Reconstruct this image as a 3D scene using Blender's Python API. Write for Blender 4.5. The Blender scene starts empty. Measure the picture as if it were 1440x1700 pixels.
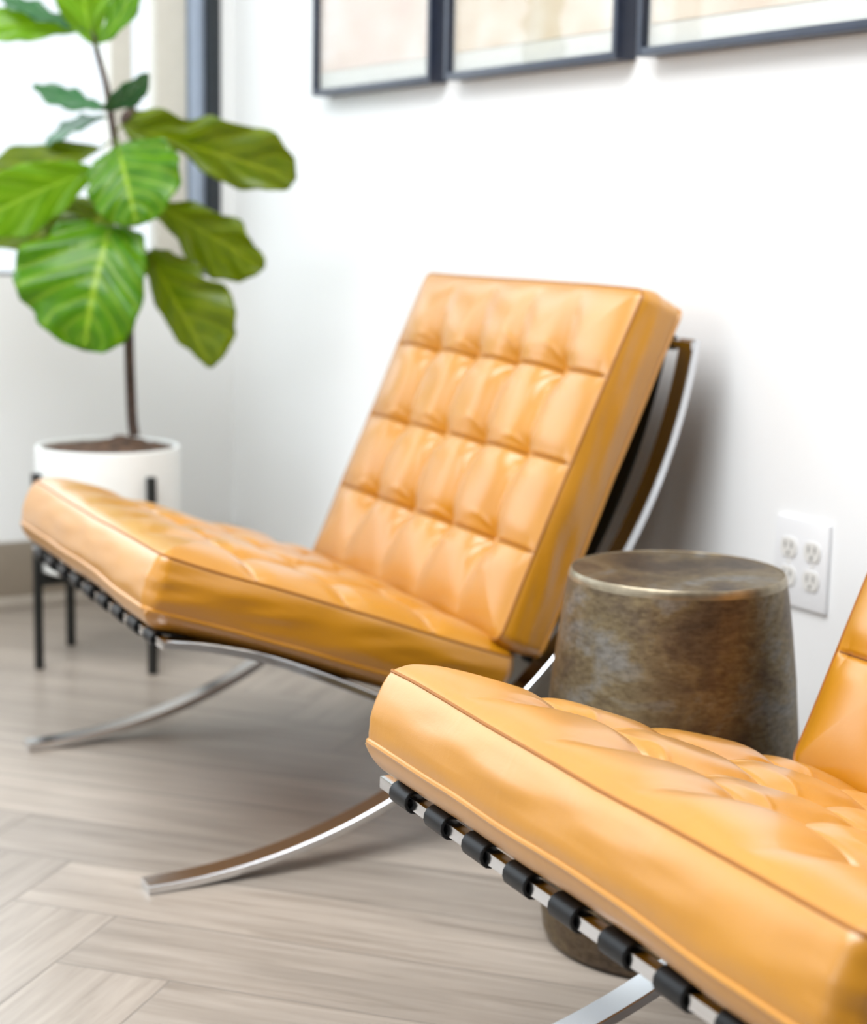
import bpy, bmesh, math, random
from mathutils import Vector, Matrix, noise
random.seed(7)
PI = math.pi
S = 0.87          # metres: camera height, the unit the room was measured in
scene = bpy.context.scene
COL = scene.collection

# ------------------------------------------------------------------ camera
TW = math.radians(30.25)
ex = Vector((math.cos(TW), math.sin(TW), 0)); ey = Vector((-math.sin(TW), math.cos(TW), 0))
CAM = Vector((-1.6712, -3.8205, 0.87))
def rot_world(v):                       # heading frame -> room frame
    return Vector((v.dot(ex), v.dot(ey), v.z))
pitch, roll = 0.1622, 0.0181
cp, sp, cr, sr = math.cos(pitch), math.sin(pitch), math.cos(roll), math.sin(roll)
fwd = Vector((0, cp, -sp)); up0 = Vector((0, sp, cp)); rt0 = Vector((1, 0, 0))
rgt = rt0 * cr + up0 * sr; upv = up0 * cr - rt0 * sr
R_, U_, F_ = rot_world(rgt), rot_world(upv), rot_world(fwd)
cam_data = bpy.data.cameras.new('camera'); cam = bpy.data.objects.new('camera', cam_data); COL.objects.link(cam)
m = Matrix.Identity(4)
for i in range(3):
    m[i][0] = R_[i]; m[i][1] = U_[i]; m[i][2] = -F_[i]; m[i][3] = CAM[i]
cam.matrix_world = m
cam_data.sensor_fit = 'HORIZONTAL'; cam_data.sensor_width = 24.0
cam_data.lens = 2898.0 / 1440 * 24.0
cam_data.clip_start = 0.05; cam_data.clip_end = 100
cam_data.dof.use_dof = True; cam_data.dof.focus_distance = 1.62; cam_data.dof.aperture_fstop = 3.4
scene.camera = cam

# ------------------------------------------------------------------ world, lights, exposure
w = bpy.data.worlds.new('World'); scene.world = w; w.use_nodes = True
bg = w.node_tree.nodes['Background']; bg.inputs[0].default_value = (0.86, 0.94, 1.0, 1); bg.inputs[1].default_value = 1.75
scene.view_settings.view_transform = 'Standard'; scene.view_settings.look = 'None'
scene.view_settings.gamma = 1; scene.view_settings.use_curve_mapping = False
scene.view_settings.exposure = -0.36
scene.cycles.use_denoising = True
scene.cycles.max_bounces = 10; scene.cycles.diffuse_bounces = 6; scene.cycles.glossy_bounces = 5; scene.cycles.transmission_bounces = 6
scene.cycles.transparent_max_bounces = 12
scene.cycles.caustics_reflective = False; scene.cycles.caustics_refractive = False
scene.cycles.sample_clamp_indirect = 6.0
def area(name, loc, target, sx, sy, power, col):
    d = bpy.data.lights.new(name, 'AREA'); d.shape = 'RECTANGLE'; d.size = sx; d.size_y = sy; d.energy = power; d.color = col
    o = bpy.data.objects.new(name, d); COL.objects.link(o); o.location = loc
    o.rotation_euler = (Vector(target) - Vector(loc)).to_track_quat('-Z', 'Y').to_euler()
    return o
area('window_daylight_side', (-5.1, -2.1, 1.75), (0, -2.0, 0.9), 3.4, 1.3, 24, (0.94, 0.975, 1.0))
area('window_daylight_end', (-1.65, 0.5, 1.65), (-1.3, -2.0, 0.3), 3.0, 1.7, 42, (0.82, 0.92, 1.0))
area('ceiling_light', (-1.9, -2.35, 2.7), (-1.8, -2.3, 0), 2.3, 2.3, 165, (0.95, 0.98, 1.0))

# ------------------------------------------------------------------ node helpers
def mat(name):
    mt = bpy.data.materials.new(name); mt.use_nodes = True
    nt = mt.node_tree; return mt, nt, nt.nodes['Principled BSDF']
def N(nt, t, **kw):
    n = nt.nodes.new(t)
    for k, v in kw.items(): setattr(n, k, v)
    return n
def L(nt, a, b): nt.links.new(a, b)
def ramp(nt, src, stops):
    r = N(nt, 'ShaderNodeValToRGB'); e = r.color_ramp.elements
    while len(e) < len(stops): e.new(0.5)
    for i, (p, c) in enumerate(stops): e[i].position = p; e[i].color = (*c, 1)
    L(nt, src, r.inputs[0]); return r.outputs[0]
def tex_noise(nt, vec, scale, detail=4, rough=.55, dist=0.0):
    n = N(nt, 'ShaderNodeTexNoise'); n.inputs['Scale'].default_value = scale; n.inputs['Detail'].default_value = detail
    n.inputs['Roughness'].default_value = rough; n.inputs['Distortion'].default_value = dist
    if vec is not None: L(nt, vec, n.inputs['Vector'])
    return n.outputs['Fac']
def mapping(nt, out, scale):
    mp = N(nt, 'ShaderNodeMapping'); mp.inputs['Scale'].default_value = scale; L(nt, out, mp.inputs[0]); return mp.outputs[0]
def bump(nt, h, strength, dist, bsdf, prev=None):
    b = N(nt, 'ShaderNodeBump'); b.inputs['Strength'].default_value = strength; b.inputs['Distance'].default_value = dist
    L(nt, h, b.inputs['Height'])
    if prev is not None: L(nt, prev, b.inputs['Normal'])
    L(nt, b.outputs[0], bsdf.inputs['Normal']); return b.outputs[0]
def mixc(nt, fac, a, b, mode='MIX'):
    n = N(nt, 'ShaderNodeMix', data_type='RGBA', blend_type=mode)
    if hasattr(fac, 'links'): L(nt, fac, n.inputs[0])
    else: n.inputs[0].default_value = fac
    for v, i in ((a, 6), (b, 7)):
        if hasattr(v, 'links'): L(nt, v, n.inputs[i])
        else: n.inputs[i].default_value = (*v, 1)
    return n.outputs[2]
def math_(nt, op, a, b=None):
    n = N(nt, 'ShaderNodeMath', operation=op)
    for v, i in ((a, 0), (b, 1)):
        if v is None: continue
        if hasattr(v, 'links'): L(nt, v, n.inputs[i])
        else: n.inputs[i].default_value = v
    return n.outputs[0]

def plain(name, col, rough=.5, metal=0.0, spec=None, noise_amt=0.0, scale=30):
    mt, nt, b = mat(name)
    b.inputs['Roughness'].default_value = rough; b.inputs['Metallic'].default_value = metal
    if spec is not None: b.inputs['Specular IOR Level'].default_value = spec
    if noise_amt:
        tc = N(nt, 'ShaderNodeTexCoord'); f = tex_noise(nt, tc.outputs['Object'], scale)
        lo = tuple(c * (1 - noise_amt) for c in col); hi = tuple(min(1, c * (1 + noise_amt)) for c in col)
        L(nt, ramp(nt, f, [(.3, lo), (.7, hi)]), b.inputs['Base Color'])
    else: b.inputs['Base Color'].default_value = (*col, 1)
    return mt

# leather
def leather():
    mt, nt, b = mat('tan_leather')
    tc = N(nt, 'ShaderNodeTexCoord'); o = tc.outputs['Object']
    f = tex_noise(nt, o, 7, 3)
    L(nt, ramp(nt, f, [(.3, (.50, .205, .001)), (.7, (.555, .235, .0015))]), b.inputs['Base Color'])
    b.inputs['Roughness'].default_value = .4; b.inputs['Specular IOR Level'].default_value = .5
    b.inputs['Coat Weight'].default_value = 1.0; b.inputs['Coat Roughness'].default_value = .28; b.inputs['Coat IOR'].default_value = 1.56
    h1 = tex_noise(nt, mapping(nt, o, (9, 14, 9)), 1.6, 3, .5, .6)
    n1 = bump(nt, h1, .16, .006, b)
    v = N(nt, 'ShaderNodeTexVoronoi'); v.inputs['Scale'].default_value = 520; L(nt, o, v.inputs['Vector'])
    bump(nt, v.outputs['Distance'], .10, .0006, b, n1)
    return mt
LEATHER = leather()
TOP_SEAM = plain('shaded_seam_leather', (.33, .115, .006), .42, noise_amt=.08)  # darker leather tone, the shade of the top edge seam put into colour
SEAM = plain('seam_thread_brown', (.16, .05, .006), .6)
BLACK_LEATHER = plain('black_strap_leather', (.005, .006, .008), .42, spec=.35, noise_amt=.3, scale=60)
def chrome():
    mt, nt, b = mat('polished_steel')
    b.inputs['Base Color'].default_value = (.72, .74, .77, 1); b.inputs['Metallic'].default_value = 1
    tc = N(nt, 'ShaderNodeTexCoord'); f = tex_noise(nt, tc.outputs['Object'], 14, 3)
    r = N(nt, 'ShaderNodeMapRange'); r.inputs[3].default_value = .10; r.inputs[4].default_value = .2
    L(nt, f, r.inputs[0]); L(nt, r.outputs[0], b.inputs['Roughness'])
    return mt
CHROME = chrome()
def brass():
    mt, nt, b = mat('aged_brass')
    tc = N(nt, 'ShaderNodeTexCoord'); o = tc.outputs['Object']
    big = tex_noise(nt, mapping(nt, o, (1, 1, 1.2)), 9, 6, .62, .5)
    base = ramp(nt, big, [(.30, (.10, .08, .065)), (.44, (.17, .13, .09)), (.54, (.25, .195, .115)), (.64, (.29, .275, .25)), (.75, (.17, .155, .14))])
    fine = tex_noise(nt, mapping(nt, o, (1, 1, 2.5)), 75, 5, .7)
    dark = ramp(nt, fine, [(.33, (.45, .42, .4)), (.6, (1, 1, 1))])
    c = mixc(nt, .75, base, dark, 'MULTIPLY')
    scr = tex_noise(nt, mapping(nt, o, (14, 14, 220)), 1.0, 3, .6)
    c2 = mixc(nt, .14, c, ramp(nt, scr, [(.4, (.6, .58, .55)), (.62, (1.2, 1.15, 1.05))]), 'MULTIPLY')
    L(nt, c2, b.inputs['Base Color']); b.inputs['Metallic'].default_value = 1
    rr = N(nt, 'ShaderNodeMapRange'); rr.inputs[3].default_value = .4; rr.inputs[4].default_value = .56
    L(nt, big, rr.inputs[0]); L(nt, rr.outputs[0], b.inputs['Roughness'])
    n1 = bump(nt, fine, .25, .0012, b)
    bump(nt, tex_noise(nt, o, 20, 3), .25, .004, b, n1)
    return mt
BRASS = brass()
BRASS_RIM = plain('worn_bright_brass', (.34, .29, .21), .38, 1.0, noise_amt=.25, scale=40)

def floor_mat():
    mt, nt, b = mat('grey_oak_planks')
    uv = N(nt, 'ShaderNodeUVMap'); uv.uv_map = 'UVMap'
    at = N(nt, 'ShaderNodeAttribute'); at.attribute_name = 'plank'
    sep = N(nt, 'ShaderNodeSeparateColor'); L(nt, at.outputs['Color'], sep.inputs[0])
    rnd = sep.outputs[0]
    comb = N(nt, 'ShaderNodeCombineXYZ'); L(nt, math_(nt, 'MULTIPLY', rnd, 37.0), comb.inputs[0]); L(nt, math_(nt, 'MULTIPLY', sep.outputs[1], 53.0), comb.inputs[1])
    va = N(nt, 'ShaderNodeVectorMath', operation='ADD'); L(nt, uv.outputs[0], va.inputs[0]); L(nt, comb.outputs[0], va.inputs[1])
    g = tex_noise(nt, mapping(nt, va.outputs[0], (2.2, 34, 1)), 1.6, 6, .65, .7)
    g2 = tex_noise(nt, mapping(nt, va.outputs[0], (1.4, 9, 1)), 1.5, 3, .5, .8)
    c = ramp(nt, g, [(.28, (.285, .245, .208)), (.48, (.385, .338, .292)), (.72, (.47, .418, .368))])
    c = mixc(nt, .55, c, ramp(nt, g2, [(.3, (.70, .68, .66)), (.7, (1.12, 1.1, 1.08))]), 'MULTIPLY')
    c = mixc(nt, 1.0, c, ramp(nt, rnd, [(0, (.86, .85, .84)), (1, (1.1, 1.08, 1.06))]), 'MULTIPLY')
    # joints: distance to the plank's own edges
    ed = N(nt, 'ShaderNodeAttribute'); ed.attribute_name = 'size'
    su = N(nt, 'ShaderNodeSeparateXYZ'); L(nt, uv.outputs[0], su.inputs[0])
    def edge(c_, size):
        a = math_(nt, 'SUBTRACT', size, c_); return math_(nt, 'MINIMUM', c_, a)
    d = math_(nt, 'MINIMUM', edge(su.outputs[0], .9), edge(su.outputs[1], .15))
    j = N(nt, 'ShaderNodeMapRange'); j.inputs[1].default_value = .0004; j.inputs[2].default_value = .0018; L(nt, d, j.inputs[0])
    c = mixc(nt, j.outputs[0], (.19, .165, .14), c)
    L(nt, c, b.inputs['Base Color'])
    rr = N(nt, 'ShaderNodeMapRange'); rr.inputs[3].default_value = .34; rr.inputs[4].default_value = .5
    L(nt, g, rr.inputs[0]); L(nt, rr.outputs[0], b.inputs['Roughness']); b.inputs['Coat Weight'].default_value = .35; b.inputs['Coat Roughness'].default_value = .25
    n1 = bump(nt, g, .12, .001, b); bump(nt, j.outputs[0], .5, .001, b, n1)
    return mt
FLOOR = floor_mat()
def wall_mat(name, col):
    mt, nt, b = mat(name); tc = N(nt, 'ShaderNodeTexCoord')
    f = tex_noise(nt, tc.outputs['Object'], 90, 3)
    L(nt, ramp(nt, tex_noise(nt, tc.outputs['Object'], 1.5, 2), [(.3, tuple(c * .985 for c in col)), (.7, col)]), b.inputs['Base Color'])
    b.inputs['Roughness'].default_value = .55; bump(nt, f, .08, .001, b); return mt
WALL = wall_mat('white_wall_paint', (.885, .895, .9))
WALL_DEEP = wall_mat('unseen_darkened_wall', (.24, .22, .2))  # dark tone chosen to cut light bounced from behind the camera
CEIL = wall_mat('ceiling_paint', (.85, .85, .85))
TAUPE = plain('taupe_baseboard', (.27, .225, .175), .45, noise_amt=.04)
TAUPE_LIGHT = plain('light_taupe_moulding', (.42, .37, .315), .45, noise_amt=.04)
BLACK_METAL = plain('black_powder_coat', (.006, .008, .008), .45, noise_amt=.2)
NAVY = plain('navy_black_frame', (.022, .03, .055), .38, noise_amt=.15)
DARK_WINDOW = plain('charcoal_window_frame', (.018, .024, .03), .4, noise_amt=.1)
CREAM = plain('cream_painted_post', (.66, .63, .56), .5, noise_amt=.03)
PALE_BLUE = plain('pale_blue_reflection', (.42, .5, .64), .5, noise_amt=.03)  # bluish reflection in the window glass, put into a flat colour
PLASTIC = plain('white_plastic', (.84, .85, .87), .3, noise_amt=.01)
PLASTIC2 = plain('ivory_receptacle_plastic', (.76, .75, .72), .3, noise_amt=.01)
SLOT = plain('dark_slot', (.03, .03, .03), .6)
CERAMIC = plain('white_matte_ceramic', (.84, .86, .84), .4, noise_amt=.015)
SOIL = plain('brown_soil', (.085, .045, .025), .95, noise_amt=.6, scale=55)
BARK = plain('brown_bark', (.07, .045, .035), .8, noise_amt=.4, scale=60)

def leaf_mat(name, lo, hi, vein, trans, tr=.42):
    mt, nt, b = mat(name)
    uv = N(nt, 'ShaderNodeUVMap'); uv.uv_map = 'UVMap'; s = N(nt, 'ShaderNodeSeparateXYZ'); L(nt, uv.outputs[0], s.inputs[0])
    t, sx = s.outputs[0], math_(nt, 'ABSOLUTE', math_(nt, 'SUBTRACT', s.outputs[1], .5))
    f = tex_noise(nt, uv.outputs[0], 6, 4)
    base = ramp(nt, f, [(.3, lo), (.7, hi)])
    ph = math_(nt, 'SUBTRACT', math_(nt, 'MULTIPLY', t, 6.5), math_(nt, 'MULTIPLY', sx, 5.0))
    fr = math_(nt, 'ABSOLUTE', math_(nt, 'SUBTRACT', math_(nt, 'FRACT', ph), .5))
    sv = N(nt, 'ShaderNodeMapRange'); sv.inputs[1].default_value = .03; sv.inputs[2].default_value = .15; sv.inputs[3].default_value = 1; sv.inputs[4].default_value = 0; L(nt, fr, sv.inputs[0])
    mr = N(nt, 'ShaderNodeMapRange'); mr.inputs[1].default_value = .012; mr.inputs[2].default_value = .035; mr.inputs[3].default_value = 1; mr.inputs[4].default_value = 0; L(nt, sx, mr.inputs[0])
    v = math_(nt, 'MAXIMUM', math_(nt, 'MULTIPLY', sv.outputs[0], .55), mr.outputs[0])
    c = mixc(nt, v, base, vein); L(nt, c, b.inputs['Base Color'])
    b.inputs['Roughness'].default_value = .3; b.inputs['Specular IOR Level'].default_value = .55
    bump(nt, v, -.35, .004, b)
    tl = N(nt, 'ShaderNodeBsdfTranslucent'); L(nt, mixc(nt, v, trans, tuple(min(1, x * 1.3) for x in trans)), tl.inputs[0])
    mx = N(nt, 'ShaderNodeMixShader'); mx.inputs[0].default_value = tr
    out = nt.nodes['Material Output']; L(nt, b.outputs[0], mx.inputs[1]); L(nt, tl.outputs[0], mx.inputs[2]); L(nt, mx.outputs[0], out.inputs[0])
    return mt
LEAF = leaf_mat('green_leaf', (.05, .19, .003), (.13, .34, .004), (.36, .5, .04), (.38, .66, .0))
LEAF_OLIVE = leaf_mat('olive_leaf', (.07, .14, .002), (.19, .25, .004), (.28, .33, .02), (.46, .56, .0))
LEAF_YOUNG = leaf_mat('young_leaf', (.12, .3, .01), (.2, .42, .02), (.35, .5, .08), (.5, .72, .02), .5)
LEAF_TEAL = leaf_mat('blue_green_leaf', (.03, .14, .05), (.07, .24, .09), (.16, .32, .14), (.1, .3, .08), .25)

# ------------------------------------------------------------------ mesh helpers
def link(name, bm, mt, parent=None, smooth=True, angle=40):
    me = bpy.data.meshes.new(name)
    bmesh.ops.recalc_face_normals(bm, faces=bm.faces)
    if smooth:
        for f in bm.faces: f.smooth = True
        lim = math.radians(angle)
        for e in bm.edges:
            if len(e.link_faces) == 2 and e.calc_face_angle(0) > lim: e.smooth = False
    bm.to_mesh(me); bm.free()
    if isinstance(mt, (list, tuple)):
        for q in mt: me.materials.append(q)
    else: me.materials.append(mt)
    o = bpy.data.objects.new(name, me); COL.objects.link(o)
    if parent: o.parent = parent
    return o
def tag(o, label=None, cat=None, group=None, kind=None):
    if label: o['label'] = label
    if cat: o['category'] = cat
    if group: o['group'] = group
    if kind: o['kind'] = kind
    return o
def empty(name, loc, rz=0):
    o = bpy.data.objects.new(name, None); COL.objects.link(o); o.location = loc; o.rotation_euler = (0, 0, rz); o.empty_display_size = .1
    return o
def box(bm, x0, x1, y0, y1, z0, z1, bev=0.0, mi=0):
    r = bmesh.ops.create_cube(bm, size=1)
    vs = r['verts']
    for v in vs:
        v.co = Vector(((x0 + x1) / 2 + v.co.x * (x1 - x0), (y0 + y1) / 2 + v.co.y * (y1 - y0), (z0 + z1) / 2 + v.co.z * (z1 - z0)))
    fs = set(f for v in vs for f in v.link_faces)
    for f in fs: f.material_index = mi
    if bev:
        es = list(set(e for v in vs for e in v.link_edges))
        bmesh.ops.bevel(bm, geom=es, offset=bev, segments=2, affect='EDGES', profile=.6)
def boxobj(name, mt, dims, parent=None, bev=.0):
    bm = bmesh.new(); box(bm, *dims, bev=bev); return link(name, bm, mt, parent)
def catmull(pts, n):
    P = [Vector(p) for p in pts]; P = [P[0] * 2 - P[1]] + P + [P[-1] * 2 - P[-2]]; out = []
    for i in range(1, len(P) - 2):
        for k in range(n):
            t = k / n; a, b, c, d = P[i - 1], P[i], P[i + 1], P[i + 2]
            out.append(.5 * ((2 * b) + (c - a) * t + (2 * a - 5 * b + 4 * c - d) * t * t + (3 * b - a - 3 * c + d) * t ** 3))
    out.append(P[-2]); return out
def sweep_rect(bm, path, y0, y1, th, bev=.0012):
    """flat bar: path in the x-z plane, wide along y, th thick across the path; octagonal section"""
    rings = []
    for i, p in enumerate(path):
        a = path[max(0, i - 1)]; b = path[min(len(path) - 1, i + 1)]
        t = (b - a).normalized(); n = Vector((-t.z, 0, t.x)); h = th / 2
        sec = [(-h, y0 + bev), (-h, y1 - bev), (-h + bev, y1), (h - bev, y1), (h, y1 - bev), (h, y0 + bev), (h - bev, y0), (-h + bev, y0)]
        rings.append([bm.verts.new(p + n * s + Vector((0, y, 0))) for s, y in sec])
    k = 8
    for a, b in zip(rings, rings[1:]):
        for j in range(k): bm.faces.new((a[j], a[(j + 1) % k], b[(j + 1) % k], b[j]))
    bm.faces.new(rings[0]); bm.faces.new(rings[-1])
def tube(bm, path, rad, seg=8, closed=False):
    n = len(path); rings = []; prev = None
    for i, p in enumerate(path):
        a = path[(i - 1) % n] if closed else path[max(0, i - 1)]; b = path[(i + 1) % n] if closed else path[min(n - 1, i + 1)]
        t = (b - a).normalized()
        if prev is None:
            u = t.orthogonal().normalized()
        else:
            u = (prev - t * prev.dot(t)).normalized()
        prev = u; v = t.cross(u); r = rad(i / (n - 1)) if callable(rad) else rad
        rings.append([bm.verts.new(p + (u * math.cos(q) + v * math.sin(q)) * r) for q in [2 * PI * j / seg for j in range(seg)]])
    prs = list(zip(rings, rings[1:]))
    if closed: prs.append((rings[-1], rings[0]))
    for q, (a, b) in enumerate(prs):
        off = 0
        if closed and q == len(prs) - 1:
            off = min(range(seg), key=lambda o_: (a[0].co - b[o_].co).length)
        for j in range(seg): bm.faces.new((a[j], a[(j + 1) % seg], b[(j + 1 + off) % seg], b[(j + off) % seg]))
    if not closed: bm.faces.new(rings[0]); bm.faces.new(rings[-1])
def lathe(bm, prof, seg=96, cx=0, cy=0, mi=0):
    rings = []
    for r, z in prof:
        if r < 1e-6: rings.append([bm.verts.new((cx, cy, z))])
        else: rings.append([bm.verts.new((cx + r * math.cos(2 * PI * j / seg), cy + r * math.sin(2 * PI * j / seg), z)) for j in range(seg)])
    for a, b in zip(rings, rings[1:]):
        for j in range(seg):
            k = (j + 1) % seg
            q = [a[0]] if len(a) == 1 else [a[j], a[k]]
            q += [b[0]] if len(b) == 1 else [b[k], b[j]]
            f = bm.faces.new(q); f.material_index = mi

# ------------------------------------------------------------------ the room
def struct(o): o['kind'] = 'structure'; return o
# floor: herringbone planks, each its own quad with its own grain
FA = math.radians(-18 - 30.25)
du, dv = Vector((math.cos(FA), math.sin(FA), 0)), Vector((-math.sin(FA), math.cos(FA), 0))
o0 = rot_world(Vector((-.439, 1.958, 0))); c0 = rot_world(Vector((0, 0, 0)))
anchor = Vector((CAM.x, CAM.y, 0)) + o0      # a plank corner near the foot of the rear chair
bm = bmesh.new(); uvl = bm.loops.layers.uv.new('UVMap'); cl = bm.loops.layers.color.new('plank'); PW = .15; K = 6
rg = random.Random(3)
def plank(a0, a1, b0, b1, alongx):
    # a: columns (mirrored), b: rows, in plank widths
    pts = [(-a0, b0), (-a1, b0), (-a1, b1), (-a0, b1)]
    W_ = [anchor + du * ((p[0] + K) * PW) + dv * (p[1] * PW) for p in pts]
    cx = sum((p.x for p in W_)) / 4; cy = sum((p.y for p in W_)) / 4
    if cx < -5.4 or cx > .4 or cy > .4 or cy < -6.2: return
    f = bm.faces.new([bm.verts.new(p) for p in W_])
    uv = [(0, 0), (K * PW, 0), (K * PW, PW), (0, PW)] if alongx else [(0, 0), (0, PW), (K * PW, PW), (K * PW, 0)]
    c = (rg.random(), rg.random(), 0, 1)
    for l, q in zip(f.loops, uv): l[uvl].uv = q; l[cl] = c
for y in range(-60, 61):
    for mm in range(-8, 9):
        a = y + 2 * K * mm; plank(a, a + K, y, y + 1, True)
        c = y; b = c - 2 * K + 1 + 2 * K * mm; plank(c, c + 1, b, b + K, False)
fl = link('floor', bm, FLOOR, smooth=False); struct(fl)
for p in fl.data.polygons:
    if p.normal.z < 0: p.flip()
struct(boxobj('floor_base', CEIL, (-6.3, .2, -6.3, .3, -.1, -.004)))
bpy.data.objects['floor_base'].name = 'trim_1'
struct(boxobj('wall_right', WALL, (0, .12, -6, .12, 0, 2.75)))
struct(boxobj('wall_front', WALL_DEEP, (-5.3, .12, -6.12, -6, 0, 2.75)))  # unseen wall behind the camera, added dark to reduce light from there
bm = bmesh.new()
box(bm, -5.3, -5.18, -6, -3.9, 0, 2.75); box(bm, -5.3, -5.18, -.3, .12, 0, 2.75)
box(bm, -5.3, -5.18, -3.9, -.3, 0, 1.0); box(bm, -5.3, -5.18, -3.9, -.3, 2.5, 2.75)
struct(link('wall_left', bm, WALL, smooth=False))
wl = empty('window_2', (-5.24, -2.1, 1.0)); struct(wl)
bm = bmesh.new()
for a, b in ((-1.8, -1.76), (1.76, 1.8), (-.62, -.58), (.58, .62)): box(bm, -.03, .03, a, b, 0, 1.5)
box(bm, -.028, .028, -1.76, 1.76, 0, .04); box(bm, -.028, .028, -1.76, 1.76, 1.46, 1.5)
link('window_frame', bm, DARK_WINDOW, wl)
struct(boxobj('ceiling', CEIL, (-5.3, .12, -6, .12, 2.75, 2.85)))
# wall at the end, with its window opening
WX0, WX1, WZ0, WZ1 = -3.2, -.033, .747, 2.45
bm = bmesh.new()
box(bm, WX1, 0, 0, .12, 0, 2.75); box(bm, WX0, WX1, 0, .12, 0, WZ0); box(bm, WX0, WX1, 0, .12, WZ1, 2.75); box(bm, -5.3, WX0, 0, .12, 0, 2.75)
struct(link('wall_back', bm, WALL, smooth=False))
wf = empty('window_1', (0, 0, 0)); struct(wf)
bm = bmesh.new()
box(bm, WX1 - .03, WX1, -.006, .06, WZ0, WZ1, .002); box(bm, WX0, WX0 + .03, -.006, .06, WZ0, WZ1, .002)
box(bm, WX0 + .03, WX1 - .03, -.006, .06, WZ1 - .03, WZ1, .002); box(bm, WX0 + .03, WX1 - .03, .0, .06, WZ0, WZ0 + .006, .001)
link('window_frame', bm, DARK_WINDOW, wf)
boxobj('reflection_strip', PALE_BLUE, (WX1 - .062, WX1 - .03, .02, .06, WZ0 + .006, WZ1 - .03), wf, .003)  # reflection beside the frame, built as a coloured strip
boxobj('window_post', CREAM, (-.176, -.103, .03, .09, WZ0 + .006, WZ1 - .03), wf, .004)
boxobj('window_post', CREAM, (-.285, -.234, .03, .09, WZ0 + .006, WZ1 - .03), wf, .004)
boxobj('window_post', CREAM, (-1.45, -1.40, .03, .09, WZ0 + .006, WZ1 - .03), wf, .004)
mt, nt, b = mat('window_glass'); b.inputs['Roughness'].default_value = 0
tr = N(nt, 'ShaderNodeBsdfTransparent'); gl = N(nt, 'ShaderNodeBsdfGlossy'); gl.inputs['Roughness'].default_value = 0.02
mx = N(nt, 'ShaderNodeMixShader'); mx.inputs[0].default_value = .035
L(nt, tr.outputs[0], mx.inputs[1]); L(nt, gl.outputs[0], mx.inputs[2]); L(nt, mx.outputs[0], nt.nodes['Material Output'].inputs[0])
GLASS = mt
boxobj('window_pane', GLASS, (WX0 + .03, WX1 - .06, .066, .070, WZ0 + .006, WZ1 - .03), wf)
# baseboards with a lighter shoe moulding
bb = empty('baseboard_back', (0, 0, 0)); struct(bb)
boxobj('board', TAUPE, (-5.18, -.014, -.014, 0, 0.028, .152), bb, .002)
boxobj('shoe_moulding', TAUPE_LIGHT, (-5.18, -.026, -.026, 0, 0, .028), bb, .006)
bb = empty('baseboard_right', (0, 0, 0)); struct(bb)
boxobj('board', TAUPE, (-.014, 0, -6.0, 0, 0.028, .152), bb, .002)
boxobj('shoe_moulding', TAUPE_LIGHT, (-.026, 0, -6.0, 0, 0, .028), bb, .006)

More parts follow.
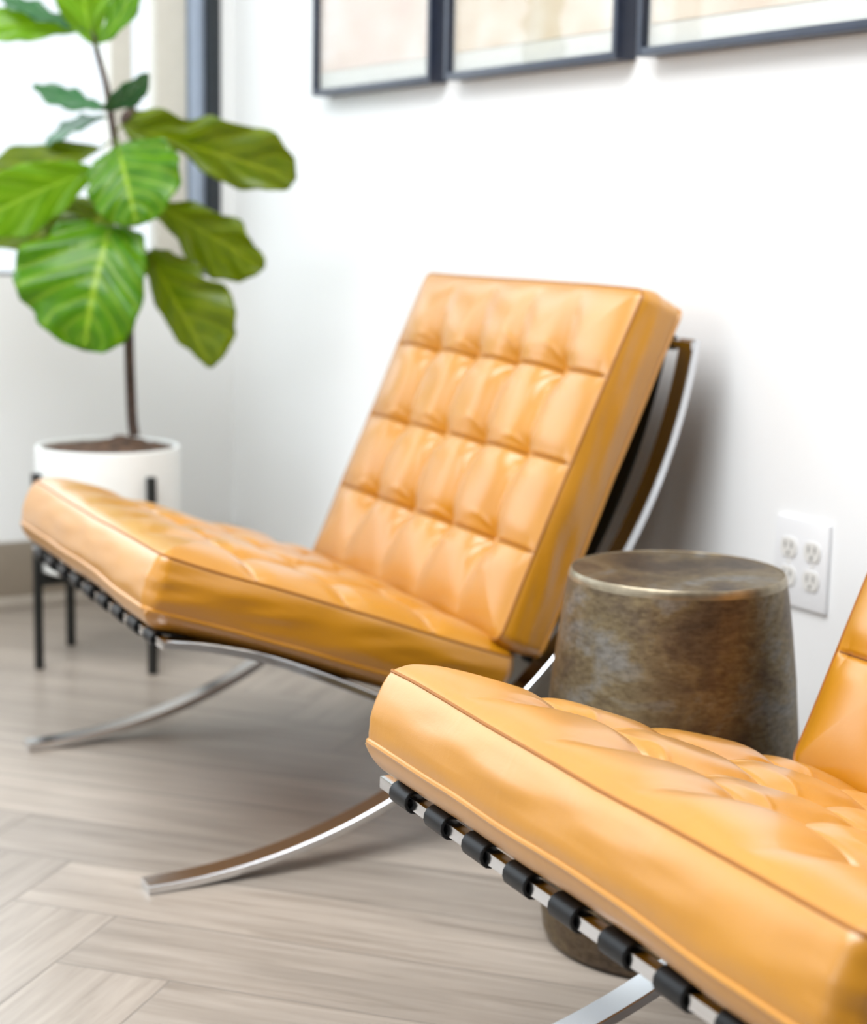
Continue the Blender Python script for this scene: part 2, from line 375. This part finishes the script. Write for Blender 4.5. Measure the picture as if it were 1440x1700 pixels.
# ------------------------------------------------------------------ lounge chair (units of S, x forward from the front foot, z up)
def P3(x, z): return Vector((x * S, 0, z * S))
ARC_C, ARC_R = (-.008, .956), .9485
def arc(x0ang, x1ang, n=48):
    return [P3(ARC_C[0] + ARC_R * math.sin(a), ARC_C[1] - ARC_R * math.cos(a)) for a in [x0ang + (x1ang - x0ang) * i / n for i in range(n + 1)]]
HW = .415 * S; BW = .038
def hcyl(t): return t
def cushion(name, Lc, Wc, T, dome, under, rows, cols, parent, seed, origin, du_, dn_, label=None, amp=1.0):
    """du_: direction of length, dn_: direction of the tufted face; width along y"""
    NU, NV = 280, 320; bm = bmesh.new(); rnd = random.Random(seed)
    btn = [(i / rows * Lc, (j / cols - .5) * Wc) for i in range(1, rows) for j in range(1, cols)]
    phs = [rnd.uniform(0, 6.28) for _ in btn]; nf = [rnd.choice((5, 6, 7)) for _ in btn]
    def pos(u, v, h):
        return origin + du_ * u + dn_ * h + Vector((0, v, 0))
    def wob(u, v, k): return noise.noise(Vector((u * 9 + seed, v * 9, k)))
    def outline(u, v):                       # pull the four corners in a little
        return u, v
    def top(u, v):
        e = min(u, Lc - u, Wc / 2 - v, v + Wc / 2); e = max(e, 0)
        edge = 1 - math.exp(-e / .032)
        h = dome * edge
        uu = u / Lc * rows; vv = (v / Wc + .5) * cols
        du1 = abs(uu - round(uu)) * Lc / rows; inner_u = 1 if 0 < round(uu) < rows else 0
        em = min(1, e / .02)
        if inner_u:
            h -= ((.0035 * amp + .0015) * math.exp(-(du1 / .019) ** 2) + .0055 * math.exp(-(du1 / .0028) ** 2)) * em
        # columns swell between the buttons
        dv1 = abs(vv - round(vv)) * Wc / cols; inner_v = 1 if 0 < round(vv) < cols else 0
        fade = min(1, max(0, (u - .012) / (Lc / rows * .85)), max(0, (Lc - u - .012) / (Lc / rows * .85)))
        fade = fade ** .8
        sw = math.exp(-(dv1 / .027) ** 2) * .0105 + math.exp(-(dv1 / .005) ** 2) * .0022
        if inner_v: h -= sw * fade * (.6 + .4 * amp)
        for (bu, bv), ph, q in zip(btn, phs, nf):
            x, y = u - bu, v - bv; r2 = x * x + y * y
            if r2 < .016:
                r = math.sqrt(r2)
                h -= .0085 * math.exp(-r2 / .0004) + .0043 * amp * math.exp(-r2 / .0021)
                if r > .004:
                    th = math.atan2(y, x)
                    h += .0022 * math.exp(-((r - .03) / .03) ** 2) * (max(0, math.cos(.5 * (q * th + ph + 4 * r / .05))) ** 10 - .2) * em * min(1, r / .012)
        h += .003 * wob(u, v, 1.3) * edge
        return h
    def side(u, v):
        # edge waviness shared by both faces
        return .0035 * noise.noise(Vector((u * 7 + seed * 3.1, v * 7, 5.5)))
    def warp(t):                             # denser rows at the edges and at the seams
        return t
    us = [Lc * i / NU for i in range(NU + 1)]; vs = [Wc * (j / NV - .5) for j in range(NV + 1)]
    # tighten samples near the seams
    def rc(u, v):                            # round the four corners in plan
        r = .016; cu = min(max(u, r), Lc - r); cv = min(max(v, -Wc / 2 + r), Wc / 2 - r)
        a, b_ = u - cu, v - cv
        if a and b_:
            mxx = max(abs(a), abs(b_)); d = math.hypot(a, b_); k = mxx / d; return cu + a * k, cv + b_ * k
        return u, v
    G = [[None] * (NV + 1) for _ in range(NU + 1)]
    for i, u in enumerate(us):
        for j, v in enumerate(vs):
            a, b_ = rc(u, v); G[i][j] = bm.verts.new(pos(a, b_, T / 2 + top(u, v) + side(u, v)))
    for i in range(NU):
        for j in range(NV): bm.faces.new((G[i][j], G[i + 1][j], G[i + 1][j + 1], G[i][j + 1]))
    # boundary loop, then side rings
    loop = [(i, 0) for i in range(NU)] + [(NU, j) for j in range(NV)] + [(i, NV) for i in range(NU, 0, -1)] + [(0, j) for j in range(NV, 0, -1)]
    SR = 10; rings = [[G[i][j] for i, j in loop]]
    cen_u = Lc / 2
    for s in range(1, SR + 1):
        t = s / SR; ring = []
        for i, j in loop:
            u, v = us[i], vs[j]; a, b_ = rc(u, v)
            nx = -1 if i == 0 else (1 if i == NU else 0); ny = -1 if j == 0 else (1 if j == NV else 0)
            bul = .0075 * math.sin(PI * t) ** .7
            wr = (.0022 if nx < 0 else .0055) * noise.noise(Vector((u * 14 + 3 * t, v * 14 + 2.2 * t, seed + t * 2.5))) * math.sin(PI * t)
            if nx and ny: bul *= .6
            hh = T / 2 - T * t + side(u, v) * (1 - t) - side(v + 1, u) * t
            ring.append(bm.verts.new(pos(a + nx * (bul + wr), b_ + ny * (bul + wr), hh)))
        rings.append(ring)
    n = len(loop)
    for a, b_ in zip(rings, rings[1:]):
        for k in range(n): bm.faces.new((a[k], b_[k], b_[(k + 1) % n], a[(k + 1) % n]))
    # underside
    B = {}
    for k, (i, j) in enumerate(loop): B[(i, j)] = rings[-1][k]
    stp = 1
    for i in range(1, NU):
        for j in range(1, NV):
            u, v = us[i], vs[j]; e = min(u, Lc - u, Wc / 2 - v, v + Wc / 2)
            B[(i, j)] = bm.verts.new(pos(u, v, -T / 2 - under * (1 - math.exp(-e / .013)) - side(v + 1, u)))
    for i in range(NU):
        for j in range(NV): bm.faces.new((B[(i, j)], B[(i, j + 1)], B[(i + 1, j + 1)], B[(i + 1, j)]))
    tp = [v.co.copy() for v in rings[0]]; bt = [v.co.copy() for v in rings[-1]]
    o = link(name, bm, LEATHER, parent, angle=60)
    if label: o['label'] = label
    for ring, rad_, pm in ((tp, .0017, TOP_SEAM), (bt, .0032, LEATHER)):  # top ring: thin seam line coloured as in shade; bottom ring: raised piping
        pb = bmesh.new(); pts = ring[::2]; tube(pb, pts, rad_, 8, True); link('piping', pb, pm, o)
    for bu, bv in btn:
        pb = bmesh.new(); r = .0085
        c = pos(bu, bv, T / 2 + top(bu, bv) + .0045)
        bmesh.ops.create_uvsphere(pb, u_segments=16, v_segments=8, radius=r)
        for v_ in pb.verts:
            q = v_.co.copy(); v_.co = c + du_ * q.x + Vector((0, q.y, 0)) + dn_ * q.z * .45
        link('button', pb, LEATHER, o)
    for i in range(1, rows):                 # stitched seam lines in the grooves
        pb = bmesh.new(); u = i / rows * Lc
        pts = [pos(u, v, T / 2 + top(u, v) + side(u, v) + .0002) for v in [Wc * (k / 80 - .5) * .985 for k in range(81)]]
        tube(pb, pts, .0011, 6); link('seam', pb, SEAM, o)
    return o

def make_chair():
    root = empty('lounge_chair', (0, 0, 0))
    ends = (('a', HW - BW, HW), ('b', -HW, -HW + BW))
    rail = catmull([P3(x, z) for x, z in [(-.030, .383), (-.1, .371), (-.19, .346), (-.30, .300), (-.42, .243), (-.53, .188), (-.63, .133), (-.73, .080), (-.82, .034), (-.90, .0065)]], 6)
    for _, y0, y1 in ends:
        bm = bmesh.new(); sweep_rect(bm, arc(.008, -1.428), y0, y1, .012); link('curved_bar', bm, CHROME, root)
        bm = bmesh.new(); sweep_rect(bm, rail, y0 + .0004, y1 - .0004, .0118); link('seat_bar', bm, CHROME, root)
    bars = {'front': (-.030, .383, .012), 'seat_rear': (-.640, .222, .012), 'back_low': (-.700, .283, .012), 'top': (-.9415, .812, .012)}
    for k, (x, z, t) in bars.items():
        bm = bmesh.new(); e = 0 if k != 'front' else .0
        box(bm, x * S - t / 2, x * S + t / 2, -HW + .001, HW - .001, z * S - t / 2, z * S + t / 2, .001)
        link('crossbar', bm, CHROME, root)
    # straps: a belt that wraps round one crossbar, runs to the next and wraps round that
    def strap(p, q, sag, y, wd, up):
        """p,q bar centres; belt runs on the 'up' side"""
        d = (q - p).normalized(); n = Vector((-d.z, 0, d.x));
        if n.dot(up) < 0: n = -n
        R = .0099; pts = []
        for i in range(9):                       # loop round p
            a = PI * 1.25 - (PI * 1.25) * i / 8
            pts.append(p + n * (R * math.cos(a)) - d * (R * math.sin(a)))
        for i in range(1, 12):
            t = i / 12; pts.append(p.lerp(q, t) + n * (R - sag * 4 * t * (1 - t)))
        for i in range(9):
            a = (PI * 1.25) * i / 8
            pts.append(q + n * (R * math.cos(a)) + d * (R * math.sin(a)))
        bm = bmesh.new(); sweep_rect(bm, pts, y - wd / 2, y + wd / 2, .0036, .0008); return bm
    F = P3(-.030, .383); SRr = P3(-.640, .222); BL = P3(-.700, .283); TP = P3(-.9415, .812)
    for k in range(9):
        y = (k - 4) * .0885 * S
        if abs(y) > HW - BW - .02:
            y = math.copysign(HW - BW - .0196 + .016, y)
            link('seat_strap', strap(F, SRr, .004, (k - 4) * .0885 * S, .037, Vector((0, 0, 1))), BLACK_LEATHER, root)
        else:
            link('seat_strap', strap(F, SRr, .004, y, .037, Vector((0, 0, 1))), BLACK_LEATHER, root)
    for k in range(8):
        y = (k - 3.5) * .0935 * S
        link('back_strap', strap(BL, TP, .030, y, .040, Vector((1, 0, .4))), BLACK_LEATHER, root)
    sd = Vector((-.944, 0, -.33)).normalized(); sn = Vector((-.33, 0, .944)).normalized()
    T = .080 * S
    cushion('seat_cushion', .634 * S, .812 * S, T, .030, .028, 4, 5, root, 3, P3(0, .440) + sn * T / 2, sd, sn, amp=1.5)
    bu = Vector((-.408, 0, .913)).normalized(); bn = Vector((.913, 0, .408)).normalized(); T2 = .085 * S
    cushion('back_cushion', .622 * S, .812 * S, T2, .018, .008, 4, 5, root, 11, P3(-.589, .337) - bn * T2 / 2, bu, bn, amp=1.25)
    return root
def copy_tree(o, parent=None):
    c = o.copy(); COL.objects.link(c); c.parent = parent
    for ch in [x for x in bpy.data.objects if x.parent == o]:
        copy_tree(ch, c)
    return c
CH_ROT = math.radians(175.75)
chair = make_chair()
chair2 = copy_tree(chair)
chair.location = (-.8645, -1.4035, 0); chair.rotation_euler = (0, 0, CH_ROT)
chair2.location = (-.9325, -2.7359, 0); chair2.rotation_euler = (0, 0, CH_ROT)
tag(chair, 'tan tufted leather lounge chair seen whole, between the plant stand and the brass drum table', 'chair', 'tan leather lounge chairs along the white wall')
tag(chair2, 'tan leather lounge chair nearest the camera, cut off by the right edge of the photo', 'chair', 'tan leather lounge chairs along the white wall')

# ------------------------------------------------------------------ brass drum table
dr = empty('drum_table', (-.3708, -2.1794, 0)); tag(dr, 'round aged brass drum side table standing between the two tan chairs', 'side table')
h = .5365 * S; bm = bmesh.new()
pr = [(0, .0), (.1655, 0), (.171, .004), (.1765, .014), (.1805, .03)]
body = [(.184, .07), (.1865, .12), (.1865, .17), (.183, .23), (.176, .29), (.1665, .35), (.1560, .40), (.1460, .44)]
prof = [(r * S / .87 * .80, z) for r, z in []]
prof = [(0, .001), (.143, .001), (.147, .004), (.1505, .012), (.153, .03), (.156, .08), (.1575, .14), (.1568, .20), (.1535, .27), (.1475, .34), (.1400, .40), (.1350, .435), (.1315, .4555)]
lathe(bm, prof, 128); link('drum_body', bm, BRASS, dr)
bm = bmesh.new(); lathe(bm, [(.1315, .4555), (.1310, .460), (.1298, .4640), (.1285, .4658), (.1275, .4655)], 128); link('worn_rim', bm, BRASS_RIM, dr)
bm = bmesh.new(); lathe(bm, [(.1275, .4655), (.1265, .4645), (.09, .4642), (.045, .4641), (0, .464)], 128); link('table_top', bm, BRASS, dr)

# ------------------------------------------------------------------ plant stand and potted fig
PX, PY = -.5079, -.5479
st = empty('plant_stand', (PX, PY, 0)); tag(st, 'black metal four legged stand carrying the white plant pot', 'plant stand')
legs = [(-.6553, -.5604), (-.5424, -.3936), (-.4734, -.7016)]
legs.append((legs[1][0] + legs[2][0] - legs[0][0], legs[1][1] + legs[2][1] - legs[0][1]))
lc = [(a - PX, b - PY) for a, b in legs]; a_ = math.atan2(lc[3][1], lc[3][0]) + .42; lc[3] = (math.cos(a_), math.sin(a_))
for a, b in lc:
    d = math.hypot(a, b); a, b = a / d * .151, b / d * .151; bm = bmesh.new()
    box(bm, -.0075, .0075, -.0075, .0075, 0, .387, .0015)
    ang = math.atan2(b, a); bmesh.ops.rotate(bm, verts=bm.verts, matrix=Matrix.Rotation(ang, 3, 'Z')); bmesh.ops.translate(bm, verts=bm.verts, vec=(a, b, 0))
    link('leg', bm, BLACK_METAL, st)
for q in (0, 1):
    a, b = lc[q] if q == 0 else lc[1]; ang = math.atan2(b, a); bm = bmesh.new()
    z0 = .166 if q == 0 else .1665
    box(bm, -.144, .144, -.007, .007, z0, .190 + q * .0003, .001); bmesh.ops.rotate(bm, verts=bm.verts, matrix=Matrix.Rotation(ang, 3, 'Z')); link('crossbar', bm, BLACK_METAL, st)
pot = empty('potted_fig_tree', (PX, PY, .1905)); tag(pot, 'fiddle leaf fig tree in a white cylinder pot on black stand by window', 'plant')
bm = bmesh.new(); lathe(bm, [(0, 0), (.136, 0), (.140, .004), (.1410, .02), (.1410, .238), (.1395, .242), (.135, .2435), (.131, .241), (.130, .23), (.130, .02), (0, .02)], 96); link('pot', bm, CERAMIC, pot)
bm = bmesh.new(); rings = []
for i in range(0, 15):
    r = .1298 * i / 14
    rings.append([bm.verts.new((r * math.cos(2 * PI * j / 48), r * math.sin(2 * PI * j / 48), .236 + .022 * math.exp(-(((r * math.cos(2 * PI * j / 48) - .03) ** 2 + (r * math.sin(2 * PI * j / 48) + .0) ** 2) / .0038)) + .007 * noise.noise(Vector((r * 60 * math.cos(j * PI / 24), r * 60 * math.sin(j * PI / 24), 2))) * (1 if i < 14 else 0))) for j in range(48)] if i else [bm.verts.new((0, 0, .250))])
for a, b in zip(rings, rings[1:]):
    for j in range(48):
        k = (j + 1) % 48
        bm.faces.new([a[0], b[j], b[k]] if len(a) == 1 else [a[j], b[j], b[k], a[k]])
link('soil', bm, SOIL, pot)
# plant coordinates: a to the right across the room view, b down, one unit = 1.178 mm, d towards the window
AX = rot_world(Vector((1, 0, 0))); AY = rot_world(Vector((0, 1, 0)))
def PP(a, b, d=0.0):
    x = (a - 179) * .001178 + (735 - b) * .0000125; z = .4375 + (735 - b) * .001172 - .1905
    k = 1 + d / 3.41
    zc = (z + .1905 - .87) * k + .87 - .1905
    xw = (x - .644 * 1.0) * k + .644
    return AX * xw + AY * d + Vector((0, 0, zc))
bm = bmesh.new()
stem = catmull([PP(223, 722, 0), PP(219, 690, 0), (PP(215, 600, 0)), PP(213, 520, .01), PP(210, 440, .02), PP(207, 370, .02), PP(202, 290, .01), PP(190, 230, 0), PP(183, 185, 0), PP(176, 145, 0), PP(160, 85, 0), PP(152, 30, 0), PP(150, -40, 0)], 8)
tube(bm, stem, lambda t: .0085 * (1 - t) ** .6 + .0022, 10); link('stem', bm, BARK, pot)
bm = bmesh.new(); tube(bm, catmull([PP(203, 215, -.02), PP(209, 203, -.025), PP(218, 193, -.03), PP(224, 184, -.03)], 5), lambda t: .002 + .011 * math.sin(PI * min(1, t * 1.02)) , 10); link('bud', bm, BARK, pot)
def interp(prof, t, pos):
    # prof: rows of (t, half width on the minus side, half width on the plus side)
    for a, b in zip(prof, prof[1:]):
        if t <= b[0] or b is prof[-1]:
            k = min(1, max(0, (t - a[0]) / (b[0] - a[0]))); k = k * k * (3 - 2 * k)
            i = 2 if pos else 1
            return (a[i] * (1 - k) + b[i] * k) * (1.0 if t < .9999 else .05)
def leaf(base, tip, hw, tilt=0.0, mid=(0, 0, 0), mt=LEAF, fold=.12, wave=.1, stem_at=None, shape=.62, seed=1, cup=0.0, prof=None):
    """base/tip/stem_at: (a, b, d); hw half width in units; tilt turns the blade about its midrib"""
    p0, p1 = PP(*base), PP(*tip); wave = wave * 1.5; c = (p0 + p1) / 2 + AX * mid[0] * .001178 - Vector((0, 0, 1)) * mid[1] * .001178 + AY * mid[2]
    k = .001178; NT, NS = 34, 20; hwm = hw * k; rr = random.Random(seed)
    bm = bmesh.new(); uv = bm.loops.layers.uv.new('UVMap'); G = []; Lh = (p1 - p0).length
    for i in range(NT + 1):
        t = i / NT; p = p0 * (1 - t) ** 2 + c * 2 * t * (1 - t) + p1 * t * t
        tg = ((c - p0) * (1 - t) + (p1 - c) * t).normalized()
        flat = Vector(tg - AY * tg.dot(AY)); flat = flat.normalized() if flat.length > .05 else Vector((0, 0, -1))
        across = flat.cross(AY).normalized(); nrm = -AY
        A_ = (across * math.cos(tilt) + nrm * math.sin(tilt)); A_ = (A_ - tg * A_.dot(tg)).normalized(); Nn = tg.cross(A_).normalized()
        if Nn.dot(-AY) < 0: Nn = -Nn
        # fiddle outline: waisted near the base, broadest past the middle
        w_ = math.sin(PI * min(1, t ** (.55 / shape + .1))) ** .55 * (.74 + .26 * math.sin(PI * (t - .22) * 1.15)) if 0 < t < 1 else 0.0
        w_ *= 1 + .05 * math.sin(9 * t + rr.random() * .3 + seed)
        row = []
        for j in range(NS + 1):
            s = j / NS * 2 - 1
            if prof:
                w_ = interp(prof, t, s > 0) / hw
            z = fold * abs(s) * w_ * hwm - cup * (s * s) * hwm * w_
            z += wave * hwm * abs(s) ** 1.3 * math.sin(2 * PI * (t * 3.2 - abs(s) * .9) + (0 if s > 0 else 1.1) + seed) * min(1, w_ * 1.5)
            z += .018 * hwm / .08 * .5 * math.cos(2 * PI * (t * 6.5 - abs(s) * 2.5)) * .2 * (abs(s) > .04)
            row.append(bm.verts.new(p + A_ * (s * w_ * hwm) + Nn * z))
        G.append(row)
    for i in range(NT):
        for j in range(NS):
            f = bm.faces.new((G[i][j], G[i + 1][j], G[i + 1][j + 1], G[i][j + 1]))
            for l, (a, b) in zip(f.loops, ((i, j), (i + 1, j), (i + 1, j + 1), (i, j + 1))): l[uv].uv = (a / NT, b / NS)
    bmesh.ops.remove_doubles(bm, verts=bm.verts, dist=.00002)
    if stem_at:
        q = PP(*stem_at); tube(bm, [q, q.lerp(p0, .5) + Vector((0, 0, .004)), p0, p0.lerp(c, .25)], .0018, 6)
    o = link('leaf', bm, mt, pot, angle=180)
    sm = o.modifiers.new('thickness', 'SOLIDIFY'); sm.thickness = .0008; sm.offset = 0
    return o
leaf((205, 212, -.03), (487, 293, -.06), 60, .3, (0, 0, .0), LEAF_OLIVE, .15, .10, (190, 228, 0), .60, 2, prof=[(0, 6, 8), (.05, 22, 30), (.23, 17, 50), (.34, 15, 40), (.5, 33, 62), (.7, 46, 60), (.84, 30, 68), (.95, 26, 40), (1, 14, 20)])
leaf((196, 246, -.05), (228, 374, -.12), 84, .1, (6, 0, -.05), LEAF, .10, .05, (192, 232, 0), .52, 3, prof=[(0, 12, 20), (.1, 44, 52), (.25, 60, 84), (.45, 64, 96), (.65, 60, 88), (.85, 46, 60), (.95, 30, 36), (1, 10, 12)])
leaf((250, 332, .02), (438, 438, .03), 50, .2, (0, 0, .0), LEAF_OLIVE, .15, .10, (204, 300, .01), .62, 4, prof=[(0, 4, 4), (.1, 20, 14), (.3, 34, 36), (.5, 56, 42), (.68, 60, 50), (.78, 50, 34), (.88, 46, 22), (.95, 26, 16), (1, 8, 8)])
leaf((245, 416, .0), (352, 606, -.02), 60, .15, (0, 0, -.01), LEAF_OLIVE, .12, .08, (208, 385, .02), .62, 5, prof=[(0, 6, 14), (.1, 18, 40), (.3, 28, 70), (.38, 30, 66), (.52, 31, 92), (.7, 27, 90), (.85, 16, 68), (.95, 9, 38), (1, 3, 10)])
leaf((185, 374, -.07), (140, 580, -.13), 105, .05, (4, 0, -.08), LEAF, .12, .07, (206, 360, .02), .50, 6, .10, prof=[(0, 40, 25), (.08, 90, 60), (.3, 130, 74), (.5, 134, 78), (.7, 114, 76), (.85, 84, 64), (.95, 48, 42), (1, 14, 14)])
leaf((158, 284, -.03), (-60, 385, -.06), 58, -.35, (10, -14, -.02), LEAF_YOUNG, .15, .08, (198, 268, .01), .6, 7)
leaf((168, 250, .04), (-60, 345, .07), 46, .55, (-20, -24, .0), LEAF_OLIVE, .1, .08, (192, 238, .0), .6, 8)
leaf((178, 186, .0), (58, 150, .02), 30, .95, (-4, 12, .0), LEAF_TEAL, .1, .08, (182, 190, 0), .6, 9)
leaf((168, 188, -.01), (244, 128, -.03), 28, .95, (10, 12, .0), LEAF_TEAL, .1, .05, (180, 188, 0), .6, 10)
leaf((176, 200, .02), (78, 245, .06), 34, 1.1, (-12, -8, .0), LEAF_TEAL, .1, .05, (184, 200, 0), .6, 11)
leaf((160, 86, .0), (168, -110, -.04), 56, .3, (-46, 0, .0), LEAF_YOUNG, .2, .1, (164, 98, 0), .6, 12)
leaf((162, 84, -.02), (218, -70, -.06), 34, -.5, (42, 18, .0), LEAF, .2, .08, (165, 98, 0), .6, 13)
leaf((138, 62, -.01), (-2, 8, .0), 22, .9, (-5, 2, .0), LEAF_TEAL, .1, .14, (160, 80, 0), .6, 14)
leaf((140, 62, .02), (-50, 62, .0), 34, .5, (0, -10, .0), LEAF_YOUNG, .15, .06, (160, 80, 0), .6, 15)
leaf((188, 342, .05), (-30, 402, .08), 48, .4, (0, -6, .0), LEAF_OLIVE, .1, .08, (205, 330, .01), .6, 16)
leaf((196, 340, .03), (80, 440, .05), 60, .1, (0, -10, .0), LEAF_OLIVE, .1, .08, (205, 335, .01), .6, 17)

# ------------------------------------------------------------------ framed artworks on the right wall
def art_mat(name, base, blobs, seed):
    mt, nt, b = mat(name); tc = N(nt, 'ShaderNodeTexCoord'); o = tc.outputs['Object']
    mp = N(nt, 'ShaderNodeMapping'); mp.inputs['Location'].default_value = (seed, seed * 2.3, seed * 1.7); L(nt, o, mp.inputs[0])
    f = tex_noise(nt, mp.outputs[0], 5.5, 2, .4, .4); c = ramp(nt, f, [(.36, base), (.5, blobs[0]), (.64, blobs[1])])
    f2 = tex_noise(nt, mapping(nt, mp.outputs[0], (1, 3, 14)), 2.2, 3, .5, .3)
    c = mixc(nt, .35, c, ramp(nt, f2, [(.42, (1, 1, 1)), (.62, (.9, .83, .75))]), 'MULTIPLY')
    L(nt, c, b.inputs['Base Color']); b.inputs['Roughness'].default_value = .6
    b.inputs['Coat Weight'].default_value = .25; b.inputs['Coat Roughness'].default_value = .1
    return mt
PAPER = plain('pale_mount_paper', (.60, .60, .55), .6, noise_amt=.02)
arts = [
    (.5655, 1.1260, 'black framed pinkish cream artwork, the one nearest the window corner', art_mat('pinkish_artwork', (.60, .48, .41), [(.62, .51, .43), (.66, .58, .52)], 1.3)),
    (1.1850, 1.7900, 'black framed beige artwork hanging between the other two framed artworks', art_mat('beige_artwork', (.50, .40, .29), [(.59, .50, .38), (.66, .63, .56)], 4.1)),
    (1.8500, 2.6500, 'black framed cream paper artwork, the largest, cut off at the right edge', art_mat('cream_artwork', (.56, .46, .35), [(.62, .54, .43), (.66, .61, .52)], 7.7)),
]
for s0, s1, lab, am in arts:
    z0, z1, D = 1.130, 1.85, .040; y0, y1 = -s1 * S, -s0 * S
    t = empty('framed_artwork', (0, (y0 + y1) / 2, z0)); tag(t, lab, 'picture', 'framed artworks on the right wall')
    hw_ = (y1 - y0) / 2; HH = z1 - z0; fb = .0125
    bm = bmesh.new()
    box(bm, -D, -.001, -hw_, -hw_ + fb, 0, HH, .0012); box(bm, -D, -.001, hw_ - fb, hw_, 0, HH, .0012)
    box(bm, -D, -.001, -hw_ + fb, hw_ - fb, 0, fb, .0012); box(bm, -D, -.001, -hw_ + fb, hw_ - fb, HH - fb, HH, .0012)
    link('frame', bm, NAVY, t)
    boxobj('mount', PAPER, (-.026, -.004, -hw_ + fb, hw_ - fb, fb, HH - fb), t)
    o = boxobj('artwork', am, (-.0275, -.0255, -hw_ + fb + .006, hw_ - fb - .006, fb + .035, HH - fb - .03), t)
    boxobj('glass', GLASS, (-.034, -.032, -hw_ + fb, hw_ - fb, fb, HH - fb), t)

# ------------------------------------------------------------------ wall outlet
ot = empty('wall_outlet', (0, -2.2915 * S, .4712 * S)); tag(ot, 'white two gang electrical outlet plate on the right wall behind the brass table', 'outlet')
hy, hz = .0625 * S, .0725 * S
boxobj('cover_plate', PLASTIC, (-.006, -.0005, -hy, hy, -hz, hz), ot, .002)
for sy in (-.024, .024):
    for sz in (-.0205, .0205):
        bm = bmesh.new(); ring = []
        for k in range(32):
            a = 2 * PI * k / 32; y_ = .0165 * math.cos(a); z_ = max(-.0135, min(.0135, .0165 * math.sin(a)))
            ring.append((y_, z_))
        f0 = [bm.verts.new((-.0062, sy + y_, sz + z_)) for y_, z_ in ring]; f1 = [bm.verts.new((-.0082, sy + y_, sz + z_)) for y_, z_ in ring]
        bm.faces.new(f1); bm.faces.new(f0)
        for k in range(32): bm.faces.new((f0[k], f0[(k + 1) % 32], f1[(k + 1) % 32], f1[k]))
        r = link('receptacle', bm, PLASTIC2, ot, angle=30)
        bm = bmesh.new()
        box(bm, -.0086, -.008, sy - .0072, sy - .0052, sz - .001, sz + .008); box(bm, -.0086, -.008, sy + .0052, sy + .0072, sz - .001, sz + .008)
        box(bm, -.0086, -.008, sy - .002, sy + .002, sz - .010, sz - .006)
        link('slot', bm, SLOT, r)
for sy in (-.024, .024):
    bm = bmesh.new(); bmesh.ops.create_uvsphere(bm, u_segments=12, v_segments=6, radius=.003, matrix=Matrix.Translation((-.006, sy, 0)) @ Matrix.Diagonal((.5, 1, 1, 1)))
    link('screw', bm, PLASTIC2, ot)
